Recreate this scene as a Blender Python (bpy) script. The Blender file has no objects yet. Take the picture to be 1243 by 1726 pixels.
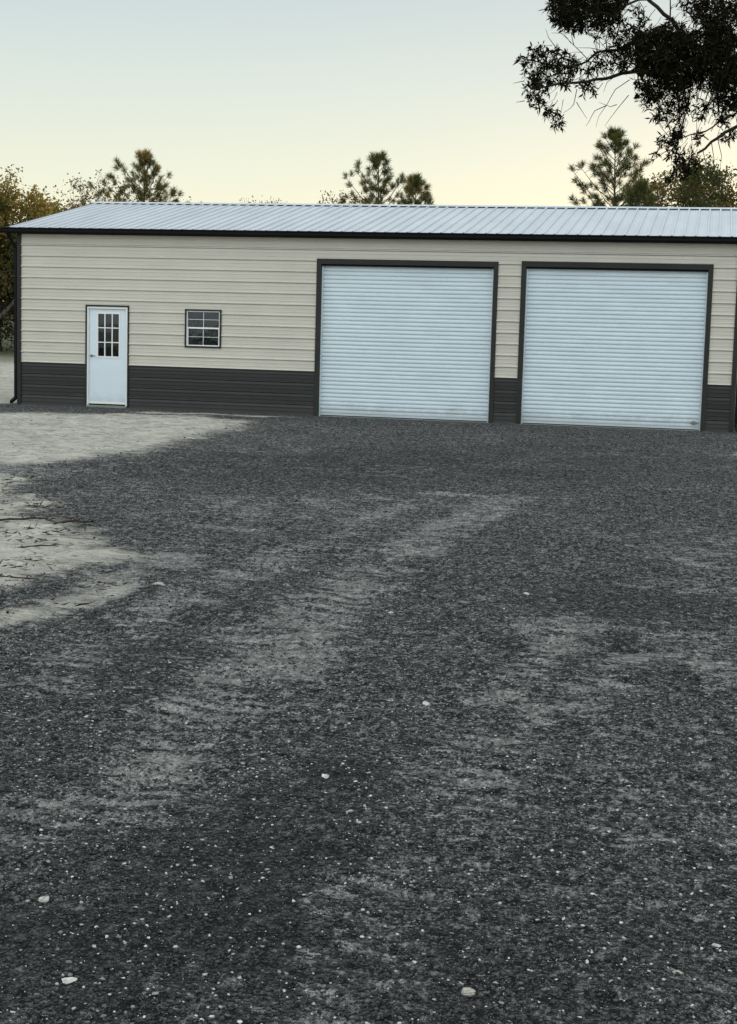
import bpy, math, random
import numpy as np
from mathutils import Vector, Matrix
random.seed(5); RNG = np.random.default_rng(7)
scene = bpy.context.scene
COL = scene.collection
PI = math.pi

# ------------------------------------------------------------------ tags / linking
def tag(o, label=None, cat=None, group=None, kind=None):
    if label: o['label'] = label
    if cat: o['category'] = cat
    if group: o['group'] = group
    if kind: o['kind'] = kind
    return o

def empty(name, loc, label, cat, group=None):
    o = bpy.data.objects.new(name, None); COL.objects.link(o)
    o.location = loc; o.empty_display_size = 0.3
    bpy.context.view_layer.update()
    return tag(o, label, cat, group)

class MB:
    """collects vertices and faces, then links them as one mesh object"""
    def __init__(s): s.v = []; s.f = []
    def add(s, vs, fs):
        n = len(s.v); s.v += [tuple(p) for p in vs]; s.f += [tuple(i + n for i in f) for f in fs]
    def box(s, x0, x1, y0, y1, z0, z1):
        s.add([(x0,y0,z0),(x1,y0,z0),(x1,y1,z0),(x0,y1,z0),(x0,y0,z1),(x1,y0,z1),(x1,y1,z1),(x0,y1,z1)],
              [(0,3,2,1),(4,5,6,7),(0,1,5,4),(1,2,6,5),(2,3,7,6),(3,0,4,7)])
    def prism(s, prof, a, b):
        """prof = list of 3D offsets; swept from a to b"""
        a = Vector(a); b = Vector(b); n = len(prof)
        vs = [a + Vector(p) for p in prof] + [b + Vector(p) for p in prof]
        fs = [(i, (i+1) % n, n + (i+1) % n, n + i) for i in range(n)] + [tuple(range(n-1, -1, -1)), tuple(range(n, 2*n))]
        s.add(vs, fs)
    def tube(s, pts, rad, n=6):
        pts = [Vector(p) for p in pts]; m = len(pts); base = len(s.v); ref = None
        for i, p in enumerate(pts):
            d = (pts[min(i+1, m-1)] - pts[max(i-1, 0)])
            d = d.normalized() if d.length > 1e-9 else Vector((0,0,1))
            if ref is None: ref = Vector((0.3,1,0.2)) if abs(d.y) < .8 else Vector((1,0,0))
            u = d.cross(ref).normalized(); w = d.cross(u).normalized(); ref = -w if False else ref
            r = rad[i] if isinstance(rad, (list, tuple)) else rad
            for k in range(n):
                a = 2*PI*k/n; q = p + u*math.cos(a)*r + w*math.sin(a)*r; s.v.append(tuple(q))
        for i in range(m-1):
            for k in range(n):
                a = base + i*n + k; b = base + i*n + (k+1) % n
                s.f.append((a, b, b+n, a+n))
        s.f.append(tuple(base + k for k in range(n-1, -1, -1)))
        s.f.append(tuple(base + (m-1)*n + k for k in range(n)))
    def build(s, name, mat, parent=None, smooth=False, bevel=0):
        me = bpy.data.meshes.new(name); me.from_pydata(s.v, [], s.f)
        me.materials.append(mat); me.update()
        if smooth: me.polygons.foreach_set('use_smooth', [True]*len(me.polygons))
        o = bpy.data.objects.new(name, me); COL.objects.link(o)
        if parent is not None:
            o.parent = parent
            inv = Vector((0,0,0)); q = parent
            while q is not None: inv += q.location; q = q.parent
            me.transform(Matrix.Translation(-inv))
        if bevel:
            m = o.modifiers.new('bevel', 'BEVEL'); m.width = bevel; m.segments = 2; m.limit_method = 'ANGLE'
        return o

def np_mesh(name, V, Fc, mat, parent=None, smooth=False):
    """V (n,3), Fc (m,k) arrays"""
    me = bpy.data.meshes.new(name); n, m, k = len(V), len(Fc), Fc.shape[1]
    me.vertices.add(n); me.vertices.foreach_set('co', np.asarray(V, np.float32).ravel())
    me.loops.add(m*k); me.loops.foreach_set('vertex_index', np.asarray(Fc, np.int32).ravel())
    me.polygons.add(m); me.polygons.foreach_set('loop_start', np.arange(0, m*k, k, dtype=np.int32))
    me.update(calc_edges=True); me.validate()
    if smooth: me.polygons.foreach_set('use_smooth', [True]*len(me.polygons))
    me.materials.append(mat)
    o = bpy.data.objects.new(name, me); COL.objects.link(o)
    if parent is not None:
        o.parent = parent; me.transform(Matrix.Translation(-parent.location))
    return o

# ------------------------------------------------------------------ materials
class NT:
    def __init__(s, name):
        s.m = bpy.data.materials.new(name); s.m.use_nodes = True; s.t = s.m.node_tree
        s.b = s.t.nodes['Principled BSDF']; s.out = s.t.nodes['Material Output']
        s.pos = s.t.nodes.new('ShaderNodeNewGeometry').outputs['Position']
    def n(s, typ, **kw):
        nd = s.t.nodes.new(typ)
        for k, v in kw.items(): setattr(nd, k, v)
        return nd
    def l(s, a, b): s.t.links.new(a, b)
    def setin(s, sock, v):
        if isinstance(v, bpy.types.NodeSocket): s.l(v, sock)
        else: sock.default_value = v
    def scale(s, vec, src=None):
        nd = s.n('ShaderNodeVectorMath', operation='MULTIPLY'); s.l(src or s.pos, nd.inputs[0]); nd.inputs[1].default_value = vec
        return nd.outputs[0]
    def noise(s, scale, detail=4, rough=.6, vec=None, out='Fac'):
        nd = s.n('ShaderNodeTexNoise'); s.l(vec or s.pos, nd.inputs['Vector'])
        nd.inputs['Scale'].default_value = scale; nd.inputs['Detail'].default_value = detail; nd.inputs['Roughness'].default_value = rough
        return nd.outputs[out]
    def voro(s, scale, vec=None, out='Color', feature='F1', rand=1):
        nd = s.n('ShaderNodeTexVoronoi', feature=feature); s.l(vec or s.pos, nd.inputs['Vector'])
        nd.inputs['Scale'].default_value = scale; nd.inputs['Randomness'].default_value = rand
        return nd.outputs[out]
    def sepr(s, c):
        nd = s.n('ShaderNodeSeparateColor'); s.l(c, nd.inputs[0]); return nd.outputs[0]
    def mth(s, op, a, b=0.0, c=None, clamp=False):
        nd = s.n('ShaderNodeMath', operation=op, use_clamp=clamp); s.setin(nd.inputs[0], a); s.setin(nd.inputs[1], b)
        if c is not None: s.setin(nd.inputs[2], c)
        return nd.outputs[0]
    def ramp(s, v, lo, hi, a=0.0, b=1.0, smooth=True):
        nd = s.n('ShaderNodeMapRange'); nd.interpolation_type = 'SMOOTHSTEP' if smooth else 'LINEAR'
        s.setin(nd.inputs[0], v); nd.inputs[1].default_value = lo; nd.inputs[2].default_value = hi
        nd.inputs[3].default_value = a; nd.inputs[4].default_value = b; return nd.outputs[0]
    def mix(s, f, a, b, blend='MIX'):
        nd = s.n('ShaderNodeMix', data_type='RGBA', blend_type=blend)
        s.setin(nd.inputs[0], f)
        s.setin(nd.inputs[6], a if isinstance(a, bpy.types.NodeSocket) else (*a, 1))
        s.setin(nd.inputs[7], b if isinstance(b, bpy.types.NodeSocket) else (*b, 1))
        return nd.outputs[2]
    def attr(s, name, out='Fac'):
        nd = s.n('ShaderNodeAttribute', attribute_name=name); return nd.outputs[out]
    def bump(s, h, dist, strength=1.0, prev=None):
        nd = s.n('ShaderNodeBump'); s.l(h, nd.inputs['Height']); nd.inputs['Distance'].default_value = dist
        nd.inputs['Strength'].default_value = strength
        if prev is not None: s.l(prev, nd.inputs['Normal'])
        return nd.outputs[0]
    def fin(s, col=None, rough=None, metal=None, normal=None, spec=None):
        if col is not None: s.setin(s.b.inputs['Base Color'], col if isinstance(col, bpy.types.NodeSocket) else (*col, 1))
        if rough is not None: s.setin(s.b.inputs['Roughness'], rough)
        if metal is not None: s.setin(s.b.inputs['Metallic'], metal)
        if normal is not None: s.l(normal, s.b.inputs['Normal'])
        if spec is not None: s.b.inputs['Specular IOR Level'].default_value = spec
        return s.m

def painted(name, c, rough=.45, var=.12, spec=.35, bump=.0006, dirt=None):
    k = NT(name)
    a = k.noise(1.3, 5, .6, vec=k.scale((1,1,2.2))); b = k.noise(22, 3, .6)
    f = k.mth('ADD', k.mth('MULTIPLY', a, .7), k.mth('MULTIPLY', b, .3))
    f = k.ramp(f, .3, .7)
    lo = tuple(x*(1-var) for x in c); hi = tuple(min(1, x*(1+var*.6)) for x in c)
    col = k.mix(f, lo, hi)
    if dirt:   # splashed soil just above the ground
        z = k.n('ShaderNodeSeparateXYZ'); k.l(k.pos, z.inputs[0])
        h = k.mth('ADD', z.outputs[2], k.mth('MULTIPLY', k.noise(5, 5, .7), -.45))
        col = k.mix(k.ramp(h, -.18, .12, dirt, 0), col, (.16,.15,.13))
    n = k.bump(k.noise(3.5, 3, .5), .01, .12)
    return k.fin(col, k.ramp(b, .2, .8, rough-.08, rough+.1), None, n, spec)

M = {}
M['siding'] = painted('tan_siding', (.57,.525,.435), .5, .06)
M['wainscot'] = painted('charcoal_siding', (.026,.024,.020), .42, .15, spec=.4, dirt=.14)
M['trim'] = painted('bronze_trim', (.028,.027,.022), .5, .2, spec=.2)
M['gutter'] = painted('black_gutter', (.007,.007,.007), .5, .2, spec=.1)
M['white'] = painted('white_paint', (.67,.735,.75), .45, .03, dirt=.25)
M['rollup'] = painted('white_rolling_door_steel', (.64,.71,.72), .45, .06, dirt=.35)
M['vinyl'] = painted('white_vinyl', (.78,.77,.72), .4, .03)
M['rubber'] = painted('black_rubber', (.012,.012,.012), .8, .2)
M['steel'] = NT('brushed_steel').fin((.25,.25,.24), .35, .9)
M['sill'] = painted('aluminium_threshold', (.20,.21,.17), .5, .2)
M['inside'] = painted('dark_shell', (.05,.045,.04), .9, .2)
M['slab'] = painted('concrete_slab', (.30,.29,.26), .9, .2)

k = NT('curtain_cloth')
k.fin(k.mix(k.noise(30, 3), (.09,.07,.055), (.17,.14,.11)), .9); M['curtain'] = k.m
k = NT('net_curtain_cloth')
k.fin(k.mix(k.noise(60, 3), (.045,.045,.045), (.08,.08,.08)), .9); M['net'] = k.m

def roof_mat():
    k = NT('pale_metal_roofing')
    a = k.noise(.8, 4, .6, vec=k.scale((2.5,.5,1))); b = k.noise(14, 4, .7)
    col = k.mix(k.ramp(a, .3, .7), (.47,.49,.52), (.54,.56,.585))
    col = k.mix(k.ramp(b, .55, .8, 0, .35), col, (.40,.41,.42))
    return k.fin(col, k.ramp(b, .3, .7,   .34, .5), .35, k.bump(a, .02, .15))
M['roof'] = roof_mat()

def glass():
    k = NT('window_glass')
    g = k.n('ShaderNodeBsdfGlossy'); g.inputs['Roughness'].default_value = .03
    g.inputs['Color'].default_value = (.9,.95,1,1)
    t = k.n('ShaderNodeBsdfTransparent'); t.inputs['Color'].default_value = (.62,.66,.64,1)
    fr = k.n('ShaderNodeFresnel'); fr.inputs['IOR'].default_value = 1.5
    k.l(k.bump(k.noise(3, 2), .01, .15), g.inputs['Normal'])
    m = k.n('ShaderNodeMixShader'); k.l(fr.outputs[0], m.inputs[0]); k.l(t.outputs[0], m.inputs[1]); k.l(g.outputs[0], m.inputs[2])
    k.l(m.outputs[0], k.out.inputs['Surface']); return k.m
M['glass'] = glass()

def leaf_mat(name, c1, c2, c3=None, trans=.3, f3=.3):
    k = NT(name)
    r = k.attr('tone')
    col = k.mix(r, c1, c2)
    if c3: col = k.mix(k.ramp(k.noise(.55, 3, .6), .5, .62, 0, f3), col, c3)
    d = k.n('ShaderNodeBsdfDiffuse'); t = k.n('ShaderNodeBsdfTranslucent')
    k.l(col, d.inputs['Color']); k.l(col, t.inputs['Color'])
    m = k.n('ShaderNodeMixShader'); m.inputs[0].default_value = trans
    k.l(d.outputs[0], m.inputs[1]); k.l(t.outputs[0], m.inputs[2]); k.l(m.outputs[0], k.out.inputs['Surface'])
    return k.m
M['pine'] = leaf_mat('pine_needles', (.035,.055,.016), (.13,.135,.045), (.26,.17,.05), .3, .6)
M['pinegold'] = leaf_mat('golden_tinged_pine_needles', (.05,.06,.018), (.17,.15,.045), (.38,.22,.06), .35, .75)
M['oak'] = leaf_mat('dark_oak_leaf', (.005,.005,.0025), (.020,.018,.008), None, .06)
M['gold'] = leaf_mat('golden_autumn_leaf', (.15,.12,.035), (.46,.31,.08), (.07,.08,.03), .4, .8)
M['russet'] = leaf_mat('russet_leaf', (.12,.07,.03), (.26,.17,.08), (.09,.09,.04), .35, .6)
M['olive'] = leaf_mat('olive_leaf', (.035,.045,.016), (.12,.12,.045), (.22,.14,.05), .35, .6)
M['wood'] = leaf_mat('woodland_leaf', (.012,.018,.008), (.06,.06,.03), (.09,.06,.03), .2, .4)
M['rootleaf'] = leaf_mat('dry_litter', (.03,.022,.014), (.11,.085,.055), None, .1)
def bark(name, a, b):
    k = NT(name); f = k.noise(9, 6, .7, vec=k.scale((1,1,.25)))
    return k.fin(k.mix(k.ramp(f,.3,.7), a, b), .95, None, k.bump(f, .03, .8), .1)
M['bark'] = bark('grey_bark', (.035,.03,.025), (.12,.105,.085))
M['darkbark'] = bark('dark_oak_bark', (.02,.018,.015), (.06,.052,.042))
M['stick'] = bark('dry_wood', (.05,.035,.025), (.14,.11,.08))
M['root'] = bark('dark_root_wood', (.025,.018,.012), (.07,.05,.035))

def stone_mat(name, a, b):
    k = NT(name); f = k.noise(60, 5, .7)
    return k.fin(k.mix(k.ramp(f,.3,.7), a, b), .85, None, k.bump(f, .004, .8), .3)
M['palestone'] = stone_mat('pale_limestone', (.36,.34,.29), (.62,.60,.54))
M['buffstone'] = stone_mat('buff_stone', (.26,.23,.19), (.44,.40,.34))

def gravel_mat():
    k = NT('asphalt_millings_grain')
    t = k.attr('tone')
    f = k.noise(300, 3, .7)
    nd = k.n('ShaderNodeValToRGB'); k.l(t, nd.inputs[0]); e = nd.color_ramp.elements
    e[0].position = 0; e[0].color = (.008,.008,.008,1); e[1].position = 1; e[1].color = (.72,.70,.65,1)
    for p, c in ((.40,(.026,.026,.026,1)), (.70,(.080,.078,.074,1)), (.88,(.17,.165,.15,1)), (.945,(.42,.405,.37,1))):
        q = e.new(p); q.color = c
    col = k.mix(k.ramp(f,.3,.7,0,.35), nd.outputs[0], (.05,.05,.055))
    return k.fin(col, .75, None, k.bump(f, .002, .6), .35)
M['gravel'] = gravel_mat()

# ------------------------------------------------------------------ ground shape (numpy)
def vnoise(x, y, sc, seed):
    r = np.random.default_rng(seed).random((256, 256))
    x = np.asarray(x, float)*sc + 1000.3; y = np.asarray(y, float)*sc + 1000.7
    xi = np.floor(x).astype(int); yi = np.floor(y).astype(int); fx = x-xi; fy = y-yi
    fx = fx*fx*(3-2*fx); fy = fy*fy*(3-2*fy)
    g = lambda a, b: r[a % 256, b % 256]
    return (g(xi,yi)*(1-fx)*(1-fy) + g(xi+1,yi)*fx*(1-fy) + g(xi,yi+1)*(1-fx)*fy + g(xi+1,yi+1)*fx*fy)
def fbm(x, y, sc, seed, oct=4):
    s = 0; a = .5; t = 0
    for i in range(oct):
        s = s + a*vnoise(x, y, sc*2**i, seed+i); t += a; a *= .55
    return s/t
def sstep(e0, e1, x):
    t = np.clip((x-e0)/(e1-e0), 0, 1); return t*t*(3-2*t)

def seg_dist(x, y, pts, closed=False):
    d = np.full(np.shape(x), 1e9); w = np.zeros(np.shape(x))
    P = list(pts) + ([pts[0]] if closed else [])
    for (ax, ay), (bx, by) in zip(P[:-1], P[1:]):
        vx, vy = bx-ax, by-ay; L = vx*vx+vy*vy+1e-9
        t = np.clip(((x-ax)*vx+(y-ay)*vy)/L, 0, 1)
        d = np.minimum(d, np.hypot(x-ax-t*vx, y-ay-t*vy))
    return d
def arc_len(x, y, pts):
    best = np.full(np.shape(x), 1e9); out = np.zeros(np.shape(x)); acc = 0
    for (ax, ay), (bx, by) in zip(pts[:-1], pts[1:]):
        vx, vy = bx-ax, by-ay; L = math.hypot(vx, vy)
        t = np.clip(((x-ax)*vx+(y-ay)*vy)/(L*L), 0, 1); d = np.hypot(x-ax-t*vx, y-ay-t*vy)
        out = np.where(d < best, acc+t*L, out); best = np.minimum(best, d); acc += L
    return out
def inside(x, y, pts):
    c = np.zeros(np.shape(x), bool); n = len(pts)
    for i in range(n):
        (ax, ay), (bx, by) = pts[i], pts[(i+1) % n]
        if ay == by: continue
        k = ((ay > y) != (by > y)) & (x < (bx-ax)*(y-ay)/(by-ay)+ax)
        c ^= k
    return c
def poly_soft(x, y, pts, soft):
    d = seg_dist(x, y, pts, True); s = np.where(inside(x, y, pts), d, -d)
    return sstep(-soft, soft, s)

SAND_A = [(-40.00,-3.67),(0.05,-3.34),(1.14,-3.00),(1.44,-2.39),(2.19,-2.05),(3.48,-1.73),(4.48,-1.88),(5.91,-2.76),(6.37,-4.10),(6.40,-6.39),(6.60,-9.08),(6.68,-10.99),(6.47,-12.33),(6.17,-12.94),(5.53,-13.44),(-40.00,-13.55)]
SAND_B = [(-40.00,-13.3),(5.99,-13.35),(6.70,-14.30),(7.77,-16.06),(8.39,-17.20),(9.13,-18.36),(9.73,-19.00),(10.17,-19.65),(10.11,-20.44),(10.02,-20.84),(9.98,-21.50),(9.61,-22.58),(8.10,-24.49),(-40.00,-25.87)]
BACK_SAND = [(-60,-.6),(-.5,-.5),(-.25,.3),(-.3,30),(-60,30)]
RIGHT_SAND = [(14.87,-5.89),(15.22,-4.53),(15.60,-2.95),(40.00,-2.29),(40.00,-15.25),(16.50,-10.94),(15.72,-8.21)]
FIELD = [(-60,30),(60,30),(60,43),(-60,43)]
STREAKS = [ # polyline, half width, dust strength
 ([(9.92,-23.93),(10.62,-22.57),(10.59,-21.77),(10.51,-20.70),(10.44,-19.39)], 0.20, .9),
 ([(12.45,-14.27),(12.31,-16.92),(12.19,-18.72),(12.18,-20.43),(12.21,-22.16),(12.30,-23.64),(12.34,-25.01),(12.28,-26.12)], 0.24, .95),
 ([(11.55,-14.8),(11.42,-17.3),(11.30,-19.3),(11.25,-21.2),(11.3,-22.8),(11.4,-24.3)], 0.22, .60),
 ([(10.33,-16.04),(11.06,-15.28),(12.12,-15.27)], 0.85, .42),
 ([(11.16,-18.34),(12.05,-16.67)], 0.69, .30),
 ([(13.97,-21.07),(13.83,-22.01),(13.72,-22.95),(13.77,-23.90),(13.71,-24.86),(13.66,-25.55),(13.64,-26.24),(13.66,-27.22)], 0.17, .75),
 ([(13.63,-23.43),(13.96,-23.56)], 0.16, 1.0),
 ([(13.75,-21.7),(14.1,-21.3)], 0.22, .8),
 ([(14.55,-21.34),(14.72,-22.14),(14.87,-22.81)], 0.20, .9),
 ([(15.06,-20.40),(14.62,-22.00),(14.23,-22.41),(14.10,-23.35)], 0.15, .5),
 ([(9.98,-17.57),(10.70,-18.21),(11.46,-18.60)], 0.34, .40),
 ([(14.72,-16.52),(14.57,-19.36)], 0.35, .30),
 ([(13.10,-13.03),(13.67,-17.29)], 0.25, .28),
]
def ground_z(x, y):
    x = np.asarray(x, float); y = np.asarray(y, float)
    z = .060*np.clip(y-12, 0, 48)*sstep(60, -2, np.abs(x)*.4)
    away = sstep(.0, 1.5, np.maximum(np.maximum(-y, y-9.7), np.maximum(-.3-x, x-15.5)))
    z = z + away*(fbm(x, y, .35, 3)-.5)*.07 + away*(fbm(x, y, 2.1, 9)-.5)*.030 + away*(fbm(x, y, 9, 17, 3)-.5)*.030
    return z
def masks(x, y):
    wob = (fbm(x, y, 1.2, 21)-.5)*1.0; wob2 = (fbm(x, y, 4.5, 22)-.5)*.5
    xx = x + wob*.6 + wob2*.4; yy = y + wob*.8 + wob2
    s = np.maximum(poly_soft(xx, yy, SAND_A, .9), poly_soft(xx, yy, SAND_B, .50)*(.58+.42*sstep(.34,.52,fbm(x*.7,y*1.2,2.0,55))))
    s = np.maximum(s, .70*sstep(-19.6,-21.6,y)**.5*(.4+1.0*fbm(x,y,3,88))*sstep(.38, .0, seg_dist(x+wob*.5+wob2*.3, y+wob2*.8, [(9.03,-24.49),(10.23,-23.39),(10.60,-22.57),(10.59,-21.77),(10.53,-20.70),(10.50,-19.26)])))
    s = np.maximum(s, poly_soft(xx, yy, BACK_SAND, .4)); s = np.maximum(s, poly_soft(xx, yy, RIGHT_SAND, .4)*.8)
    strip = np.exp(-((yy+1.05)/.34)**2)*sstep(2.4,3.4,x)*sstep(7.0,6.0,x)*.8
    s = np.maximum(s, strip)
    s = np.where((np.abs(x-7) > 40), 1, s)
    dust = np.zeros(np.shape(x))
    for pts, hw, st in STREAKS:
        d = seg_dist(x+wob*.5+wob2*.35, y+wob*.9+wob2*.8, pts)
        tread = .5+.5*np.sin(arc_len(x, y, pts)*2*PI/.17 + 3.0*fbm(x, y, 2.5, 19) + 2.2*np.sin(x*9))
        here = sstep(.34,.50,fbm(x, y, 1.1, 23))*sstep(hw*1.6, hw*.5, d)
        dust = np.maximum(dust, 1.12*st*sstep(hw*2.1, 0, d)*(.55+.45*sstep(.3,.6,fbm(x*1.0,y*2.0,2.6,29)))*(1.1 - here*.95*(1-tread)))
    dust = np.maximum(dust, np.exp(-((x-12.08-wob2*.5)/.55)**2-((y+14.09)/.14)**2)*1.6)
    big = fbm(x, y, .8, 71)
    dust = np.clip(dust*(.35+.65*sstep(.25,.6,fbm(x,y*1.3,3.2,33)))*1.3 + sstep(.40,.75,big)*.40*sstep(.3,.6,fbm(x,y,5,78)), 0, 1)
    dust = np.maximum(dust, .55*poly_soft(xx, yy, [(5.29,-13.07),(7.07,-13.31),(7.24,-14.55),(5.35,-14.31)], .25))
    return s, dust

def dark_mask(x, y):  # darker gravel: soft patches, and darker towards the near end of the drive
    w1 = (fbm(x, y, 1.6, 41)-.5)*.8
    g = lambda cx, cy, rx, ry: np.exp(-((x+w1*.5-cx)/rx)**2-((y+w1-cy)/ry)**2)
    m = .9*g(13.15,-25.7,.28,1.3) + .8*g(12.9,-27.2,.5,.7) + .45*sstep(-24.5,-27.5,y) + .6*g(14.05,-21.2,.5,1.6) + .5*g(12.5,-8,3.2,4.5) + .5*g(9.2,-11.5,2.5,2.5) + .5*g(11.5,-23.5,.35,1.2)
    return np.clip(m*(.55+.9*sstep(.3,.65,fbm(x, y, 2.7, 47))), 0, 1)
# ground sheet
def axis(*spans):
    out = [np.arange(a, b, st) for a, b, st in spans]; return np.concatenate(out)
xs = axis((-420,-60,30),(-60,-6,2),(-6,6.5,.14),(6.5,16,.040),(16,18,.14),(17,70,2.5),(70,431,30))
ys = axis((-420,-60,30),(-60,-31,3),(-31,-28.4,.2),(-28.4,-19,.033),(-19,-10,.06),(-10,.6,.12),(.6,12,.8),(12,70,1.5),(70,431,30))
X, Y = np.meshgrid(xs, ys); nx, ny = len(xs), len(ys)
Z = ground_z(X, Y); S, D = masks(X, Y)
# loose dust lies a little lower in the wheel tracks; sand gets small humps
Z = Z - .012*D*(Y < -3) + S*((fbm(X, Y, 5, 44)-.5)*.06+(fbm(X*.6, Y*1.5, 9, 45)-.5)*.05)*(Y < -2)
# washboard left by tyre treads
Z = Z + D*(Y < -12)*(fbm(X*.6, Y*2.6, 4.2, 61)-.5)*.028
V = np.stack([X.ravel(), Y.ravel(), Z.ravel()], 1)
i = np.arange(nx*ny).reshape(ny, nx)
Fq = np.stack([i[:-1,:-1].ravel(), i[:-1,1:].ravel(), i[1:,1:].ravel(), i[1:,:-1].ravel()], 1)

def ground_mat():
    k = NT('ground_surface')
    sand, dust, grass = k.attr('sand'), k.attr('dust'), k.attr('field')
    # asphalt millings
    v1 = k.sepr(k.voro(150)); v2 = k.sepr(k.voro(55)); v3 = k.sepr(k.voro(24))
    n1 = k.noise(260, 3, .8); n2 = k.noise(9, 5, .7); n3 = k.noise(1.1, 4, .6)
    g = k.mth('ADD', k.mth('MULTIPLY', v1, .4), k.mth('MULTIPLY', v2, .35)); g = k.mth('ADD', g, k.mth('MULTIPLY', v3, .25))
    n4 = k.noise(19, 5, .8, vec=k.scale((1.4,.8,1))); v4 = k.sepr(k.voro(14, vec=k.scale((1.5,.8,1))))
    g = k.mth('ADD', g, k.mth('MULTIPLY', k.mth('SUBTRACT', n2, .5), .7))
    g = k.mth('ADD', g, k.mth('MULTIPLY', k.mth('SUBTRACT', n4, .5), 1.7)); g = k.mth('ADD', g, k.mth('MULTIPLY', k.mth('SUBTRACT', v4, .5), .30))
    g = k.mth('ADD', g, k.mth('MULTIPLY', k.mth('SUBTRACT', n3, .5), .8))
    br = k.noise(9, 10, .97, vec=k.scale((1.7,.8,1)))
    g = k.mth('MULTIPLY', k.mth('SUBTRACT', g, .5), .55)
    g = k.mth('ADD', g, k.mth('MULTIPLY', k.mth('SUBTRACT', br, .5), 9.0))
    g = k.mth('ADD', g, k.mth('MULTIPLY', k.mth('SUBTRACT', v2, .5), .7)); g = k.mth('ADD', g, k.mth('MULTIPLY', k.mth('SUBTRACT', k.sepr(k.voro(30)), .5), .6)); g = k.mth('ADD', g, .5)
    gg = k.ramp(g, .05, 1.25, smooth=False); gg = k.mth('POWER', gg, 2.6)
    base = k.mix(gg, (.0035,.0035,.004), (.30,.292,.28))
    spk = k.ramp(v1, .94, .96); spk2 = k.ramp(k.sepr(k.voro(85)), .975, .985)
    base = k.mix(k.mth('MULTIPLY', spk, .75), base, (.30,.29,.27)); base = k.mix(k.mth('MULTIPLY', spk2, .85), base, (.42,.40,.36))
    
    # dust between the grains, dragged out by tyres
    rip = k.noise(9, 5, .7, vec=k.scale((.45,1.4,1)))
    df = k.mth('ADD', k.mth('MULTIPLY', dust, 1.35), k.mth('MULTIPLY', k.mth('SUBTRACT', rip, .5), 3.6)); df = k.mth('ADD', df, k.mth('MULTIPLY', k.mth('SUBTRACT', n4, .5), 1.2)); df = k.mth('ADD', df, k.mth('MULTIPLY', k.mth('SUBTRACT', v2, .5), .35))
    df = k.mth('MULTIPLY', k.ramp(df, .28, 1.12), k.ramp(dust, .0, .15))
    dcol = k.mix(k.ramp(n2, .3, .7), (.32,.31,.29), (.58,.565,.53)); dcol = k.mix(k.ramp(k.mth('ADD', k.mth('MULTIPLY', v2, .2), k.mth('MULTIPLY', k.mth('SUBTRACT', br, .38), 3.0)), .20, .80, .80, .0), dcol, (.02,.02,.02))
    base = k.mix(k.mth('MULTIPLY', k.attr('dark_tone'), .62), base, (.006,.006,.0065)); base = k.mix(k.mth('MULTIPLY', df, .85), base, dcol)
    # pale sand
    sn = k.noise(26, 5, .75); sn2 = k.noise(2.3, 5, .65)
    sf = k.mth('ADD', sand, k.mth('MULTIPLY', k.mth('SUBTRACT', k.noise(6, 6, .8, vec=k.scale((.6,1.3,1))), .5), 1.5)); sf = k.ramp(sf, .22, .85)
    sf = k.mth('MULTIPLY', sf, k.ramp(sand, .02, .15))
    sc = k.mix(k.ramp(sn2, .3, .72), (.40,.375,.32), (.66,.62,.53)); sc = k.mix(k.ramp(sn, .5, .72, 0, .35), sc, (.20,.19,.165))
    litter = k.ramp(k.noise(13, 7, .85, vec=k.scale((.45,1.5,1))), .505, .60)
    litter = k.mth('MULTIPLY', litter, k.ramp(k.noise(1.4, 3, .6), .38, .52))
    sc = k.mix(k.mth('MULTIPLY', litter, .85), sc, (.075,.065,.05))
    base = k.mix(sf, base, sc)
    gr = k.mix(k.noise(3, 5, .7), (.06,.06,.025), (.15,.14,.07)); base = k.mix(grass, base, gr)
    h1 = k.voro(150, out='Distance'); h2 = k.voro(40, out='Distance')
    b = k.bump(k.noise(14, 6, .75), .07, .8)
    b = k.bump(h2, .012, .8, b)
    b = k.bump(h1, .006, .9, b)
    rb = k.bump(k.mth('MULTIPLY', rip, k.ramp(dust, 0, .3)), .05, .6, b)
    return k.fin(base, .93, None, rb, .2)
ground = np_mesh('ground', V, Fq, ground_mat(), smooth=True)
for nm, arr in (('dark_tone', dark_mask(X, Y)), ('sand', S), ('dust', D), ('field', poly_soft(X, Y, [(-200,19),(200,19),(200,200),(-200,200)], 2.5)*.9)):
    a = ground.data.attributes.new(nm, 'FLOAT', 'POINT'); a.data.foreach_set('value', arr.ravel().astype(np.float32))
tag(ground, kind='structure')

# ------------------------------------------------------------------ gravel grains (one uncountable mass)
def icosa():
    t = (1+5**.5)/2
    v = np.array([(-1,t,0),(1,t,0),(-1,-t,0),(1,-t,0),(0,-1,t),(0,1,t),(0,-1,-t),(0,1,-t),(t,0,-1),(t,0,1),(-t,0,-1),(-t,0,1)], float)
    v /= np.linalg.norm(v[0])
    f = np.array([(0,11,5),(0,5,1),(0,1,7),(0,7,10),(0,10,11),(1,5,9),(5,11,4),(11,10,2),(10,7,6),(7,1,8),(3,9,4),(3,4,2),(3,2,6),(3,6,8),(3,8,9),(4,9,5),(2,4,11),(6,2,10),(8,6,7),(9,8,1)])
    return v, f
def scatter(n, y0, y1, smin, smax):
    y = y0 + (y1-y0)*RNG.random(n); dist = y + 31.15
    cx = 14.6 - dist*.218; hw = dist*.26 + .5
    x = cx + (RNG.random(n)*2-1)*hw
    s, d = masks(x, y)
    keep = RNG.random(n) > np.clip(s*1.1 + d*.45, 0, .97) + .25*sstep(.5,.35,fbm(x,y,3,91))
    x, y = x[keep], y[keep]; n = len(x)
    size = smin*(smax/smin)**(RNG.random(n)**2.6)
    return x, y, size
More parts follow.
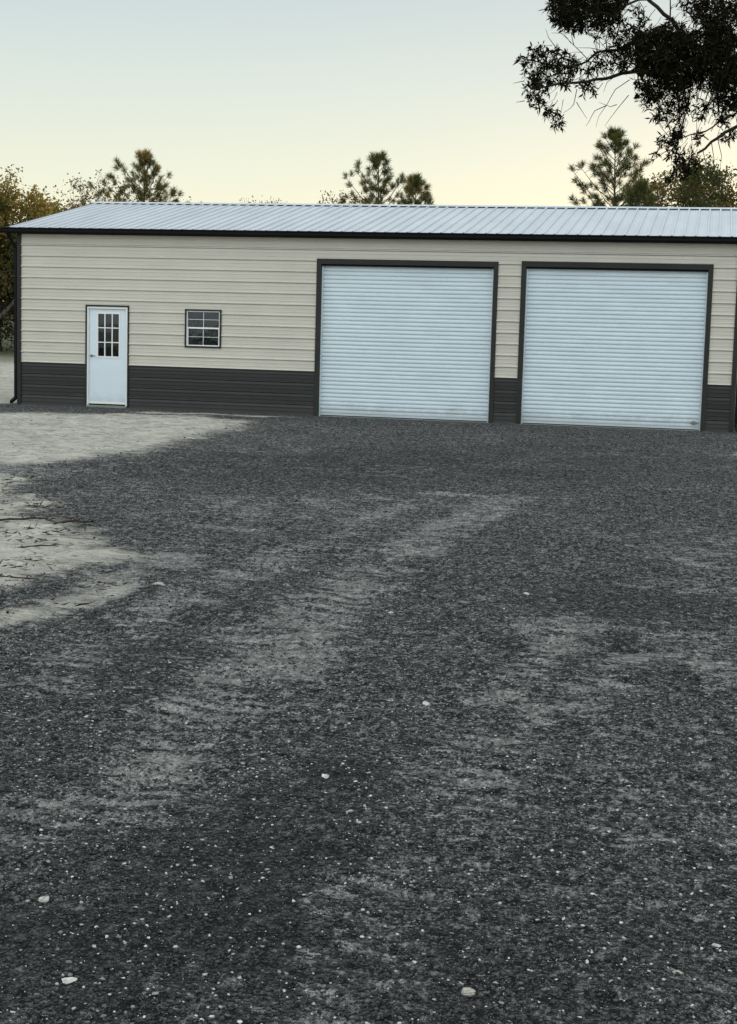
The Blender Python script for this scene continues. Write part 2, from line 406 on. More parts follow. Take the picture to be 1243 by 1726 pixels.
parts = [scatter(170000, -28.0, -24.2, .0016, .0090), scatter(80000, -24.2, -19.5, .0026, .010), scatter(24000, -19.5, -13, .005, .013), scatter(8000, -13, -1, .010, .020)]
gx, gy, gs = [np.concatenate([p[j] for p in parts]) for j in range(3)]
n = len(gx)
iv, fi = icosa()
T = iv[None]*(1+.5*(RNG.random((n,12,1))-.5)*2)
sc = gs[:,None,None]*np.stack([.7+.7*RNG.random(n), .6+.5*RNG.random(n), .35+.35*RNG.random(n)], 1)[:,None,:]
T = T*sc
a = RNG.random(n)*2*PI; ca, sa = np.cos(a)[:,None], np.sin(a)[:,None]
T = np.stack([T[:,:,0]*ca - T[:,:,1]*sa, T[:,:,0]*sa + T[:,:,1]*ca, T[:,:,2] + .25*T[:,:,0]*(RNG.random((n,1))-.5)], 2)
gz = ground_z(gx, gy)
gS, gD = masks(gx, gy); gz = gz - .012*gD + gs*.22
T += np.stack([gx, gy, gz], 1)[:,None,:]
FF = (fi[None] + 12*np.arange(n)[:,None,None]).reshape(-1,3)
gravel = np_mesh('gravel', T.reshape(-1,3), FF, M['gravel'])
tone = RNG.random(n)**1.3; tone = tone*(1-.45*dark_mask(gx, gy)*(tone < .93))
tone = np.where((gy > -24) & (tone > .93) & (RNG.random(n) < sstep(-26,-19,gy)*.85), tone*.6, tone)
tone = np.where((gs > .008) & (tone > .9), tone*.93, tone)
at_ = gravel.data.attributes.new('tone', 'FLOAT', 'POINT'); at_.data.foreach_set('value', np.repeat(tone, 12).astype(np.float32))
tag(gravel, 'loose dark grey asphalt gravel strewn over the driveway', 'gravel', kind='stuff')

# ------------------------------------------------------------------ single stones
def stone(name, x, y, r, flat, mat, label, seed):
    rnd = random.Random(seed); import bmesh
    r *= .78
    bm = bmesh.new(); bmesh.ops.create_icosphere(bm, subdivisions=3, radius=1)
    ph = [rnd.uniform(0, 6) for _ in range(6)]
    planes = [(Vector((rnd.gauss(0,1), rnd.gauss(0,1), rnd.gauss(0,1))).normalized(), rnd.uniform(.42,.75)) for _ in range(8)]
    for v in bm.verts:
        p = v.co.copy()
        for nn, dd in planes:
            e = p.dot(nn)-dd
            if e > 0: p -= nn*e*.9
        p *= 1 + .06*math.sin(7*p.x+ph[0])*math.sin(6*p.y+ph[1]) + .04*math.sin(13*p.z+ph[2])
        v.co = Vector((p.x*r*1.25, p.y*r*.85, p.z*r*flat))
    me = bpy.data.meshes.new(name); bm.to_mesh(me); bm.free(); me.materials.append(mat)
    o = bpy.data.objects.new(name, me); COL.objects.link(o)
    o.location = (x, y, float(ground_z(x, y)) + r*flat*.45); o.rotation_euler = (rnd.uniform(-.2,.2), rnd.uniform(-.2,.2), rnd.uniform(0,6))
    return tag(o, label, 'stone', 'pale stones lying loose on the gravel drive')
ST = [
 (13.14,-25.14,0.0242,.55,'palestone','flat pale stone lying alone in the dark patch at the middle of the drive'),
 (12.63,-26.77,0.0221,.85,'palestone','upright chunky white stone near the lower left edge of the drive'),
 (12.94,-27.30,0.0245,.6,'palestone','largest bright white stone at the lower left of the gravel'),
 (14.03,-27.08,0.0303,.6,'buffstone','dull buff stone half sunk in the gravel at the bottom, right of centre'),
 (14.60,-26.79,0.0186,.6,'buffstone','rounded buff stone near the lower right corner of the drive'),
 (13.34,-25.57,0.0185,.5,'buffstone','small grey buff stone just below and right of the flat pale stone'),
 (13.41,-20.36,0.0339,.4,'palestone','thin white stone chip far up the drive, below the gap between the garage doors'),
 (14.24,-26.45,0.0104,.6,'palestone','small white chip in the right half of the near gravel, above the buff stones'),
 (14.69,-25.80,0.0150,.6,'palestone','white chip close to the right edge of the near drive, upper one of two'),
 (12.66,-21.50,0.0250,.4,'palestone','thin pale chip on the left wheel track halfway up the drive'),
 (13.31,-23.78,0.0229,.45,'palestone','flat white chip between the two dusty wheel tracks'),
 (14.71,-26.54,0.0151,.6,'palestone','angular white chip by the right edge of the near gravel, lower one of two'),
 (14.74,-26.00,0.0139,.5,'buffstone','small buff chip touching the right edge of the near drive'),
 (10.84,-20.30,0.0158,.5,'palestone','pale stone on the dark gravel beside the sandy bank'),
]
for j, (x, y, r, fl, mt, lb) in enumerate(ST): stone('stone', x, y, r, fl, M[mt], lb, 100+j)

# ------------------------------------------------------------------ fallen sticks, roots
def stick(name, pts, r, mat, label, cat, twigs=3, seed=1, group=None):
    rnd = random.Random(seed); b = MB(); P = []
    for (x, y, h) in pts: P.append(Vector((x, y, float(ground_z(x, y)) + h)))
    Q = []
    for a_, c_ in zip(P[:-1], P[1:]):
        for t in (0,.33,.66): Q.append(a_.lerp(c_, t) + Vector((rnd.uniform(-1,1), rnd.uniform(-1,1), rnd.uniform(-.3,.5)))*r*2.6)
    Q.append(P[-1]); m = len(Q)
    b.tube(Q, [r*(1-.7*i_/m) for i_ in range(m)], 6)
    for t in range(twigs):
        q = Q[rnd.randrange(1, m-1)]; d = Vector((rnd.uniform(-1,1), rnd.uniform(-1,1), rnd.uniform(0,.25)))*r*8
        b.tube([q, q+d*.5+Vector((0,0,r)), q+d], [r*.45, r*.35, r*.15], 5)
    o = b.build(name, mat, None, True); return tag(o, label, cat, group)
stick('root', [(8.18,-18.62,.01),(8.47,-18.29,.02),(8.73,-18.15,.03),(8.90,-18.23,.01)], .013, M['root'], 'dark arched root half buried in the pale sand bank', 'root', 7, 3, 'woody debris on the sand')
stick('root', [(8.92,-18.30,.01),(9.07,-18.15,.04),(9.25,-18.17,.01)], .012, M['root'], 'short dark root right of the arched root on the sand', 'root', 5, 4, 'woody debris on the sand')
stick('stick', [(9.65,-17.71,.01),(9.85,-17.96,.02),(10.03,-18.35,.01)], .008, M['stick'], 'thin pale bent twig on the gravel above the sandy bank', 'stick', 2, 5)
stick('stick', [(9.46,-20.98,.0),(9.75,-21.17,.015),(10.03,-21.10,.0)], .010, M['root'], 'dark twig along the lower edge of the sand bank', 'stick', 6, 6, 'woody debris on the sand')
stick('stick', [(9.21,-19.79,.0),(9.37,-19.59,.015),(9.55,-19.63,.0)], .009, M['root'], 'small dark twig in the middle of the sand bank', 'stick', 5, 7, 'woody debris on the sand')
# curled leaf
b = MB()
for s_ in range(10):
    t0, t1 = s_/10, (s_+1)/10
    for j in range(4):
        def P_(t, u): 
            w = -.0 + .017*math.sin(PI*min(.98, max(.02, t)))**.7; return (10.87+.10*t, -21.08+w*(u-.5)*2, float(ground_z(10.92,-21.08)) + .006 + .018*math.sin(PI*t) - .014*abs(u-.5)*2)
        u0, u1 = j/4, (j+1)/4
        p = [P_(t0,u0), P_(t1,u0), P_(t1,u1), P_(t0,u1)]
        q = [(a_[0],a_[1],a_[2]-.002) for a_ in p]
        b.add(p+q, [(0,1,2,3),(7,6,5,4)])
tag(b.build('curled_leaf', M['buffstone'], None, True), 'curled dry buff leaf lying on the dark gravel', 'leaf')

# ================================================================== GARAGE
RB = .2286; XL, XR = 0.0, 15.035; TW = .085; BX0, BX1 = XL-TW, XR+TW
YB = 9.6; ZT = 3.72
G = empty('metal_garage', (7.5,0,0), 'long tan metal garage with charcoal wainscot, pale ribbed roof and two white rolling doors', 'garage')

def profile(z0, z1, mh=.0045):
    """siding section: list of (out, z); major rib every 9 inches, two shallow ribs between"""
    pts = []
    n0 = int(math.floor(z0/RB))-1; n1 = int(math.ceil(z1/RB))+1
    for k_ in range(n0, n1+1):
        c = k_*RB
        pts += [(-.008, c-.021), (-.008, c-.017), (.025, c-.003), (.024, c+.010), (0, c+.026)]
        for mfrac in (1/3, 2/3):
            c2 = c + RB*mfrac; pts += [(0, c2-.010), (mh, c2-.005), (mh, c2+.005), (0, c2+.010)]
    pts = [p for p in pts]
    out = []
    def lerp_at(z):
        for (o0, a_), (o1, b_) in zip(pts[:-1], pts[1:]):
            if a_ <= z <= b_ and b_ > a_: return o0+(o1-o0)*(z-a_)/(b_-a_)
        return 0
    out.append((lerp_at(z0), z0)); out += [p for p in pts if z0+.0005 < p[1] < z1-.0005]; out.append((lerp_at(z1), z1))
    return out
def siding(b, a0, a1, z0, z1, fn):
    """fn(along, out, z) -> world point"""
    pr = profile(z0, z1, .015 if z1 < WSC+.01 else .0045); n_ = len(pr)
    front0 = [fn(a0, o, z) for o, z in pr]; front1 = [fn(a1, o, z) for o, z in pr]
    bk = [fn(a0,-.02,z1), fn(a0,-.02,z0), fn(a1,-.02,z1), fn(a1,-.02,z0)]
    vs = front0 + front1 + bk; fs = [(j, j+n_, j+n_+1, j+1) for j in range(n_-1)]
    B = 2*n_
    fs += [tuple(list(range(n_)) + [B, B+1]), tuple(list(range(2*n_-1, n_-1, -1)) + [B+3, B+2]), (B, B+2, B+3, B+1), (n_-1, 2*n_-1, B+2, B), (0, B+1, B+3, n_)]
    b.add(vs, fs)
front = lambda a_, o, z: (a_, -o, z)
DX0, DX1, DZ = 1.493, 2.480, 2.185
WX0, WX1, WZ0, WZ1 = 3.733, 4.537, 1.338, 2.144
A0, A1, AZ = 6.580, 10.350, 3.243
B0, B1, BZ = 10.816, 14.576, 3.262
WSC = .9144
lo, up = MB(), MB()
t_ = .03
for a_, c_ in ((XL-.02, DX0+t_), (DX1-t_, A0+t_), (A1-t_, B0+t_), (B1-t_, XR+.02)): siding(lo, a_, c_, -.03, WSC-.004, front)
e_ = .0
segs = [(XL-.02, DX0+t_, WSC, ZT), (DX0+t_, DX1-t_, DZ-t_, ZT), (DX1-t_, WX0+t_, WSC, ZT), (WX0+t_, WX1-t_, WSC, WZ0+t_), (WX0+t_, WX1-t_, WZ1-t_, ZT),
        (WX1-t_, A0+t_, WSC, ZT), (A0+t_, A1-t_, AZ-t_, ZT), (A1-t_, B0+t_, WSC, ZT), (B0+t_, B1-t_, BZ-t_, ZT), (B1-t_, XR+.02, WSC, ZT)]
for s_ in segs: siding(up, *s_, front)
left = lambda a_, o, z: (BX0+.02-o, a_, z); right = lambda a_, o, z: (BX1-.02+o, a_, z); back = lambda a_, o, z: (a_, YB+o, z)
for fn, a_, c_ in ((left,.02,YB-.02), (right,.02,YB-.02), (back,BX0+.03,BX1-.03)):
    siding(lo, a_, c_, -.03, WSC-.004, fn); siding(up, a_, c_, WSC, ZT, fn)
# gable ends: rows of siding that shorten with height
ye, ze, yr, zr = -.141, 3.793, 4.81, 4.728
SL = (zr-ze)/(yr-ye)
YM = YB/2
def zroof(y): return ze + SL*(y-ye) if y < yr else zr - SL*(y-yr)
z = ZT
while z < zroof(YM)-.06:
    z2 = min(z+RB/3, zroof(YM)-.03); h = (z2-3.68)/SL
    if YM - h < .03: break
    for fn in (left, right): siding(up, max(.02, h-.05), min(YB-.02, YB-h+.05), z, z2, fn)
    z = z2
siding_o = up.build('wall', M['siding'], G)
siding_o['label'] = 'tan horizontal ribbed metal wall'
o = lo.build('wainscot', M['wainscot'], G); o['label'] = 'charcoal ribbed lower band of the wall'
# seam laps: vertical joints where sheets overlap, thin lips
# trims
def trim_L(x0, x1, yf, z0, z1): 
    b = MB(); b.box(x0, x1, yf-.032, yf+.06, z0, z1); return b
trim_L(BX0, XL+.003, 0, -.02, ZT).build('corner_trim', M['trim'], G, bevel=.004)
trim_L(XR-.003, BX1, 0, -.02, ZT).build('corner_trim', M['trim'], G, bevel=.004)
b = MB(); b.box(BX0, XL+.003, YB-.03, YB+.03, -.02, ZT); b.build('corner_trim', M['trim'], G)
b = MB(); b.box(XR-.003, BX1, YB-.03, YB+.03, -.02, ZT); b.build('corner_trim', M['trim'], G)
for a_, c_ in ((XL+.004,DX0-.002),(DX1+.002,A0-.002),(A1+.002,B0-.002),(B1+.002,XR-.004)):
    b = MB(); b.box(a_, c_, -.029, 0, WSC-.010, WSC+.010); b.build('transition_trim', M['wainscot'], G)
# top lap joint in the siding (a double line near the eave)
b = MB(); b.box(XL+.004, XR-.004, -.0225, 0, 3.452, 3.462); b.build('lap_joint', M['siding'], G)
# footing and inner shell
b = MB(); b.box(BX0+.03, BX1-.03, .03, YB-.03, -.25, -.012); b.build('floor_slab', M['slab'], G)

# roof: ribbed sheets, each slope
def roof_sheet(sign):
    b = MB(); pr = []
    X0, X1 = -.288, 15.43
    r0 = .030; ks = range(-1, 68); p = [(X0, 0)]
    for k_ in ks:
        c = r0+k_*RB
        if c-.03 < X0 or c+.03 > X1: continue
        p += [(c-.026,0),(c-.015,.030),(c+.015,.030),(c+.026,0)]
        for mf in (1/3,2/3):
            c2 = c+RB*mf
            if c2+.02 < X1: p += [(c2-.009,0),(c2-.004,.0035),(c2+.004,.0035),(c2+.009,0)]
    p.append((X1,0)); n_ = len(p)
    if sign > 0: A_, B_ = (ye, ze-.020), (yr, zr-.024)
    else: A_, B_ = (2*yr-ye, ze-.020), (yr, zr-.024)
    vs = [(x, A_[0], A_[1]+h) for x, h in p] + [(x, B_[0], B_[1]+h) for x, h in p]
    vs += [(x, A_[0], A_[1]-.006+h) for x, h in p] + [(x, B_[0], B_[1]-.006+h) for x, h in p]
    fs = [(j, j+1, n_+j+1, n_+j) for j in range(n_-1)] + [(2*n_+j, 3*n_+j, 3*n_+j+1, 2*n_+j+1) for j in range(n_-1)]
    fs += [(j, 2*n_+j, 2*n_+j+1, j+1) for j in range(n_-1)] + [(n_+j, n_+j+1, 3*n_+j+1, 3*n_+j) for j in range(n_-1)] + [(0,n_,3*n_,2*n_),(n_-1,3*n_-1,4*n_-1,2*n_-1)]
    b.add(vs, fs); return b
rf = roof_sheet(1).build('roof', M['roof'], G); rf['label'] = 'pale grey ribbed metal roof slope'
rf2 = roof_sheet(-1).build('roof', M['roof'], G); rf2['label'] = 'rear slope of the ribbed metal roof'
b = MB()
for s_ in (1,-1):
    q = .21; y1 = yr - s_*q
    zt = zr + .004; z1 = zt - q*SL
    vs = []
    for x in (-.33, 15.46): vs += [(x, yr, zt+.014), (x, y1, z1+.014), (x, y1-s_*.004, z1+.000), (x, y1, z1+.006), (x, yr, zt+.006)]
    b.add(vs, [(0,1,6,5),(1,2,7,6),(2,3,8,7),(3,4,9,8),(0,4,3,2,1),(5,6,7,8,9)])
b.build('ridge_cap', M['roof'], rf)
# rake trim on both gable ends
for x0, x1 in ((-.318,-.296),(15.426,15.448)):
    for s_ in (1,-1):
        b = MB()
        yA, yB2 = (ye, yr) if s_ > 0 else (2*yr-ye, yr)
        b.add([(x0,yA,ze-.13),(x1,yA,ze-.13),(x1,yA,ze-.004),(x0,yA,ze-.004),(x0,yB2,zr-.13),(x1,yB2,zr-.13),(x1,yB2,zr-.004),(x0,yB2,zr-.004)],
              [(0,1,2,3),(4,7,6,5),(0,4,5,1),(1,5,6,2),(2,6,7,3),(3,7,4,0)])
        b.build('rake_trim', M['trim'], rf if s_ > 0 else rf2)
# soffit and fascia
b = MB(); b.box(-.295, 15.425, ye+.004, -.024, 3.655, 3.70); b.build('soffit', M['gutter'], G); b = MB(); b.box(-.295, 15.425, 2*yr-ye-.004-.1, 2*yr-ye-.004, 3.655, 3.70); b.build('soffit', M['gutter'], G)
b = MB(); b.box(-.296, 15.426, ye, ye+.02, 3.66, 3.772); b.build('fascia', M['gutter'], G)
def gutter(y0, sgn):
    pr = [(0,0,0),(0,0,-.115),(0,-sgn*.075,-.115),(0,-sgn*.098,-.085),(0,-sgn*.10,-.035),(0,-sgn*.118,-.020),(0,-sgn*.118,0),(0,-sgn*.112,0),(0,-sgn*.112,-.015),(0,-sgn*.094,-.030),(0,-sgn*.092,-.080),(0,-sgn*.07,-.108),(0,-sgn*.006,-.108),(0,-sgn*.006,0)]
    if sgn < 0: pr = pr[::-1]
    b = MB(); b.prism(pr, (-.36, y0, 3.782), (15.50, y0, 3.782))
    for x in (-.362, 15.498): b.box(x, x+.004, min(y0,y0-sgn*.118), max(y0,y0-sgn*.118), 3.668, 3.783)
    return b
gt = gutter(ye-.002, 1).build('gutter', M['gutter'], G)
gutter(2*yr-ye+.002, -1).build('gutter', M['gutter'], G)
def spout(xw, side, parent):
    b = MB(); cx_ = xw + side*.043; zt = 3.36
    def rect(p0, p1, wx=.030, wy=.038):
        pr = [(-wx,-wy,0),(wx,-wy,0),(wx,wy,0),(-wx,wy,0)]; b.prism(pr, p0, p1)
    rect((cx_, .012, .13), (cx_, .012, zt))
    ox = xw + side*.13
    rect((cx_, .012, zt-.01), (ox, -.10, zt+.20)); rect((ox, -.10, zt+.19), (ox, -.19, 3.68) if False else (ox, -.195, 3.672))
    # shoe turned outward at the foot
    b.prism([(-.03,0,-.03),(.03,0,-.03),(.03,0,.04),(-.03,0,.04)], (cx_, .02, .14), (cx_+side*.035, -.16, .045))
    for z_ in (.9, 2.2): b.box(cx_-.034, cx_+.034, -.032, .056, z_, z_+.03)
    return b.build('downspout', M['gutter'], parent, bevel=.005)
spout(BX0, -1, G); spout(BX1, 1, G)

# door frames and rolling doors
def frame(x0, x1, z1, w, wt, yf, yb, parent, name, mat):
    b = MB(); b.box(x0, x0+w, yf, yb, -.02, z1); b.box(x1-w, x1, yf, yb, -.02, z1); b.box(x0+w-.001, x1-w+.001, yf+.0005, yb, z1-wt, z1-.0005)
    return b.build(name, mat, parent, bevel=.004)
def rolling(x0, x1, z1, latch, label):
    # curtain of interlocked slats
    i0, i1, zt = x0+.105, x1-.105, z1-.13; yc = .085
    b = MB(); pr = []; ph = .0838; z = .058; m_ = 0
    while z < zt+.05:
        pr += [(yc+.022, z), (yc+.022, z+.004), (yc+.001, z+.011), (yc-.003, z+.022), (yc-.004, z+.042), (yc-.001, z+.060), (yc+.005, z+.068), (yc+.022, z+.073)]
        z += ph
    n_ = len(pr); NX = 28; vs = []; rr = random.Random(int(x0*10))
    dents = [(rr.uniform(i0,i1), rr.uniform(.3,zt), rr.uniform(.12,.4), rr.uniform(-.004,.004)) for _ in range(14)]
    for j in range(NX+1):
        x = i0-.03 + (i1-i0+.06)*j/NX
        sag = .004*math.sin(PI*j/NX)
        for (y, zz) in pr:
            dd = sum(a_*math.exp(-((x-u)/r_)**2-((zz-v)/(r_*.5))**2) for u, v, r_, a_ in dents)
            vs.append((x, y+dd, zz-sag))
    fs = [(j*n_+q_, (j+1)*n_+q_, (j+1)*n_+q_+1, j*n_+q_+1) for j in range(NX) for q_ in range(n_-1)]
    b.add(vs, fs)
    b.box(i0-.02, i1+.02, yc+.03, yc+.04, .0, zt+.05)
    d = b.build('rolling_door', M['rollup'], G); d['label'] = label
    f = frame(x0, x1, z1, .095, .11, -.030, .07, d, 'door_frame', M['trim'])
    b = MB(); b.box(x0+.096, x1-.096, .015, .068, z1-.145, z1-.112); b.build('header_stop', M['gutter'], d)
    b = MB(); b.box(i0-.006, i0+.022, .045, .070, .0, zt+.02); b.build('guide_rail', M['rollup'], d); b = MB(); b.box(i1-.022, i1+.006, .045, .070, .0, zt+.02); b.build('guide_rail', M['rollup'], d)
    b = MB(); b.box(i0+.001, i1-.001, yc-.012, yc+.018, .022, .060); b.build('bottom_bar', M['rollup'], d, bevel=.003)
    b = MB(); b.box(i0+.001, i1-.001, yc-.008, yc+.012, .004, .0215); b.build('bottom_seal', M['rubber'], d)
    b = MB(); b.box(x0+.10, x1-.10, -.05, .12, -.06, .003); b.build('door_sill', M['slab'], d)
    if latch:
        b = MB(); b.box(i1-.19, i1-.06, yc-.020, yc-.006, .135, .165); b.box(i1-.15, i1-.10, yc-.030, yc-.006, .115, .19)
        b.tube([(i1-.125, yc-.035, .15), (i1-.125, yc-.06, .15)], .010, 8); b.tube([(i1-.14, yc-.06, .15), (i1-.09, yc-.06, .15)], .008, 8)
        b.build('slide_latch', M['steel'], d)
rolling(A0, A1, AZ, False, 'white rolling door nearest the window')
rolling(B0, B1, BZ, True, 'white rolling door by the right corner with latch')

# entry door
b = MB(); gl = (1.800, 2.180, 1.060, 1.900) # window opening x0 x1 z0 z1
LX0, LX1, LZ0, LZ1 = DX0+.070, DX1-.078, .075, DZ-.085
gx0, gx1, gz0, gz1 = 1.752, 2.250, 1.085, 2.010
yd = .028
b.box(LX0, gx0, yd, yd+.045, LZ0, LZ1); b.box(gx1, LX1, yd, yd+.045, LZ0, LZ1)
b.box(gx0, gx1, yd, yd+.045, LZ0, gz0); b.box(gx0, gx1, yd, yd+.045, gz1, LZ1)
de = b.build('entry_door', M['white'], G); de['label'] = 'white entry door with nine panes'
b = MB(); b.box(DX0, DX0+.030, -.030, .075, -.02, DZ); b.box(DX1-.030, DX1, -.030, .075, -.02, DZ); b.box(DX0+.029, DX1-.029, -.0295, .075, DZ-.034, DZ-.0005)
b.build('door_frame', M['trim'], de, bevel=.003)
b = MB(); b.box(DX0+.031, LX0-.004, -.012, .070, .03, DZ-.036); b.box(LX1+.004, DX1-.031, -.012, .070, .03, DZ-.036); b.box(LX0-.0035, LX1+.0035, -.0115, .070, LZ1+.004, DZ-.0365)
b.build('door_jamb', M['vinyl'], de, bevel=.003)
b = MB(); b.box(DX0+.031, DX1-.031, -.055, .08, -.03, .045); b.build('threshold', M['sill'], de, bevel=.006)
b = MB(); b.box(LX0, LX1, yd-.010, yd-.001, LZ0, LZ0+.045); b.build('door_sweep', M['vinyl'], de)
# glazing bead + muntins
b = MB(); w = .030
b.box(gx0-.02, gx0+.012, yd-.010, yd+.01, gz0-.02, gz1+.02); b.box(gx1-.012, gx1+.02, yd-.010, yd+.01, gz0-.02, gz1+.02)
b.box(gx0+.012, gx1-.012, yd-.0095, yd+.01, gz0-.02, gz0+.012); b.box(gx0+.012, gx1-.012, yd-.0095, yd+.01, gz1-.012, gz1+.02)
for t in (1/3, 2/3):
    xc = gx0+(gx1-gx0)*t; zc = gz0+(gz1-gz0)*t
    b.box(xc-.011, xc+.011, yd-.006, yd+.012, gz0+.012, gz1-.012); b.box(gx0+.012, gx1-.012, yd-.0055, yd+.0115, zc-.010, zc+.010)
b.build('window_grille', M['vinyl'], de)
b = MB(); b.box(gx0+.001, gx1-.001, yd+.016, yd+.020, gz0+.001, gz1-.001); b.build('pane', M['glass'], de)
def curtain(x0, x1, z0, z1, y, amp, n_, mat, parent, seed, gap=None):
    rnd = random.Random(seed); b = MB(); N = int((x1-x0)*160)
    vs = []; ph = rnd.uniform(0,6)
    for j in range(N+1):
        x = x0+(x1-x0)*j/N
        u = (x-x0)/(x1-x0)*n_*2*PI
        for zz, f_ in ((z0,1.15),(z0*.5+z1*.5,1),(z1,.8)):
            vs.append((x, y+amp*f_*(math.sin(u+ph)+.4*math.sin(2.3*u+ph*2+zz)), zz))
    fs = []
    for j in range(N):
        x = x0+(x1-x0)*(j+.5)/N
        if gap and gap[0] < x < gap[1]: continue
        fs += [(j*3,(j+1)*3,(j+1)*3+1,j*3+1),(j*3+1,(j+1)*3+1,(j+1)*3+2,j*3+2)]
    b.add(vs, fs); return b.build('curtain', mat, parent, True)
curtain(gx0-.03, gx1+.03, gz0-.1, gz1+.05, .17, .022, 6.5, M['curtain'], de, 4, (gx0, gx0+.10))
b = MB(); hx = LX0+.055; hz = 1.10
b.tube([(hx,yd-.002,hz),(hx,yd-.012,hz)], .028, 16); b.tube([(hx,yd-.012,hz),(hx,yd-.05,hz)], .010, 10); b.tube([(hx-.01,yd-.05,hz),(hx+.045,yd-.053,hz+.002),(hx+.10,yd-.045,hz-.004)], [.011,.010,.008], 10)
b.build('handle', M['steel'], de, True)
for z_ in (.25, 1.1, 1.9):
    b = MB(); b.tube([(LX1+.002,yd-.006,z_),(LX1+.002,yd-.006,z_+.09)], .007, 8); b.build('hinge', M['vinyl'], de)
# dark shell added behind the glass to stop light leaking in
b = MB()
for q_ in ((.2,6.3,2.4,2.45,.0,3.1),(.2,.25,.22,2.4,.0,3.1),(6.25,6.3,.22,2.4,.0,3.1),(.2,6.3,.05,2.45,3.1,3.14),(.2,6.3,.10,2.45,-.011,-.003)): b.box(*q_)
for q_ in ((.2,1.52,.05,.09,.0,3.1),(2.45,3.76,.05,.09,.0,3.1),(4.50,6.3,.05,.09,.0,3.1),(1.52,2.45,.08,.11,2.2,3.1),(3.76,4.5,.06,.09,2.14,3.1),(3.76,4.5,.06,.09,.0,1.36)): b.box(*q_)
b.build('light_block_shell', M['inside'], G)

# window
wx0, wx1, wz0, wz1 = WX0+.035, WX1-.035, WZ0+.035, WZ1-.035
b = MB(); b.box(WX0, WX0+.034, -.030, .06, WZ0, WZ1); b.box(WX1-.034, WX1, -.030, .06, WZ0, WZ1); b.box(WX0+.026, WX1-.026, -.0295, .06, WZ1-.034, WZ1-.0005); b.box(WX0+.026, WX1-.026, -.0295, .06, WZ0+.0005, WZ0+.034)
wd = b.build('window', M['trim'], G, bevel=.002); wd['label'] = 'small white sash window in bronze trim'
zm = (wz0+wz1)/2+.01
b = MB(); f_ = .019
b.box(wx0, wx0+f_, -.012, .055, wz0, wz1); b.box(wx1-f_, wx1, -.012, .055, wz0, wz1); b.box(wx0+f_, wx1-f_, -.0115, .055, wz1-f_, wz1); b.box(wx0+f_, wx1-f_, -.0115, .055, wz0, wz0+f_*1.2)
b.build('frame', M['vinyl'], wd, bevel=.002)
b = MB(); xm = (wx0+wx1)/2
b.box(wx0+f_, wx1-f_, -.002, .03, zm-.014, zm+.018)
for za_, zb_ in ((wz0+f_*1.2, zm-.014), (zm+.018, wz1-f_)):
    zc = (za_+zb_)/2; y_ = .012 if za_ > zm else .004
    b.box(xm-.0045, xm+.0045, y_, y_+.012, za_, zb_); b.box(wx0+f_, wx1-f_, y_+.0005, y_+.0115, zc-.004, zc+.004)
b.box(wx0+f_, wx0+f_+.014, .002, .03, wz0+f_*1.2, zm-.014); b.box(wx1-f_-.014, wx1-f_, .002, .03, wz0+f_*1.2, zm-.014)
b.build('sash', M['vinyl'], wd)
b = MB(); b.box(wx0+f_, wx1-f_, .026, .030, wz0+.02, wz1-f_); b.build('pane', M['glass'], wd)
curtain(wx0-.03, wx1+.03, wz0-.05, wz1+.03, .11, .012, 14, M['net'], wd, 9)

# ================================================================== TREES
def up_rot(d, n_):  # random unit vectors
    v = RNG.normal(size=(n_,3)); return v/np.linalg.norm(v, axis=1)[:,None]
def leaf_cards(centers, dirs, length, width, droop=0):
    """elongated diamond leaves; centers (n,3) base, dirs (n,3)"""
    n_ = len(centers); L = length*(.7+.6*RNG.random((n_,1))); W = width*(.7+.6*RNG.random((n_,1)))
    d = dirs/np.linalg.norm(dirs, axis=1)[:,None]
    s = np.cross(d, up_rot(None, n_)); s /= (np.linalg.norm(s, axis=1)[:,None]+1e-9)
    nrm = np.cross(d, s)
    p0 = centers; p1 = centers + d*L*.45 + s*W*.5 + nrm*L*.05; p2 = centers + d*L; p3 = centers + d*L*.45 - s*W*.5 + nrm*L*.05
    V_ = np.stack([p0,p1,p2,p3], 1).reshape(-1,3); F_ = np.arange(4*n_).reshape(-1,4)
    return V_, F_, np.repeat(RNG.random(n_), 4)
def crown(name, V_, F_, tone_, mat, parent):
    o = np_mesh(name, V_, F_, mat, parent)
    if len(o.data.vertices) == len(tone_):
        a_ = o.data.attributes.new('tone', 'FLOAT', 'POINT'); a_.data.foreach_set('value', tone_.astype(np.float32))
    return o

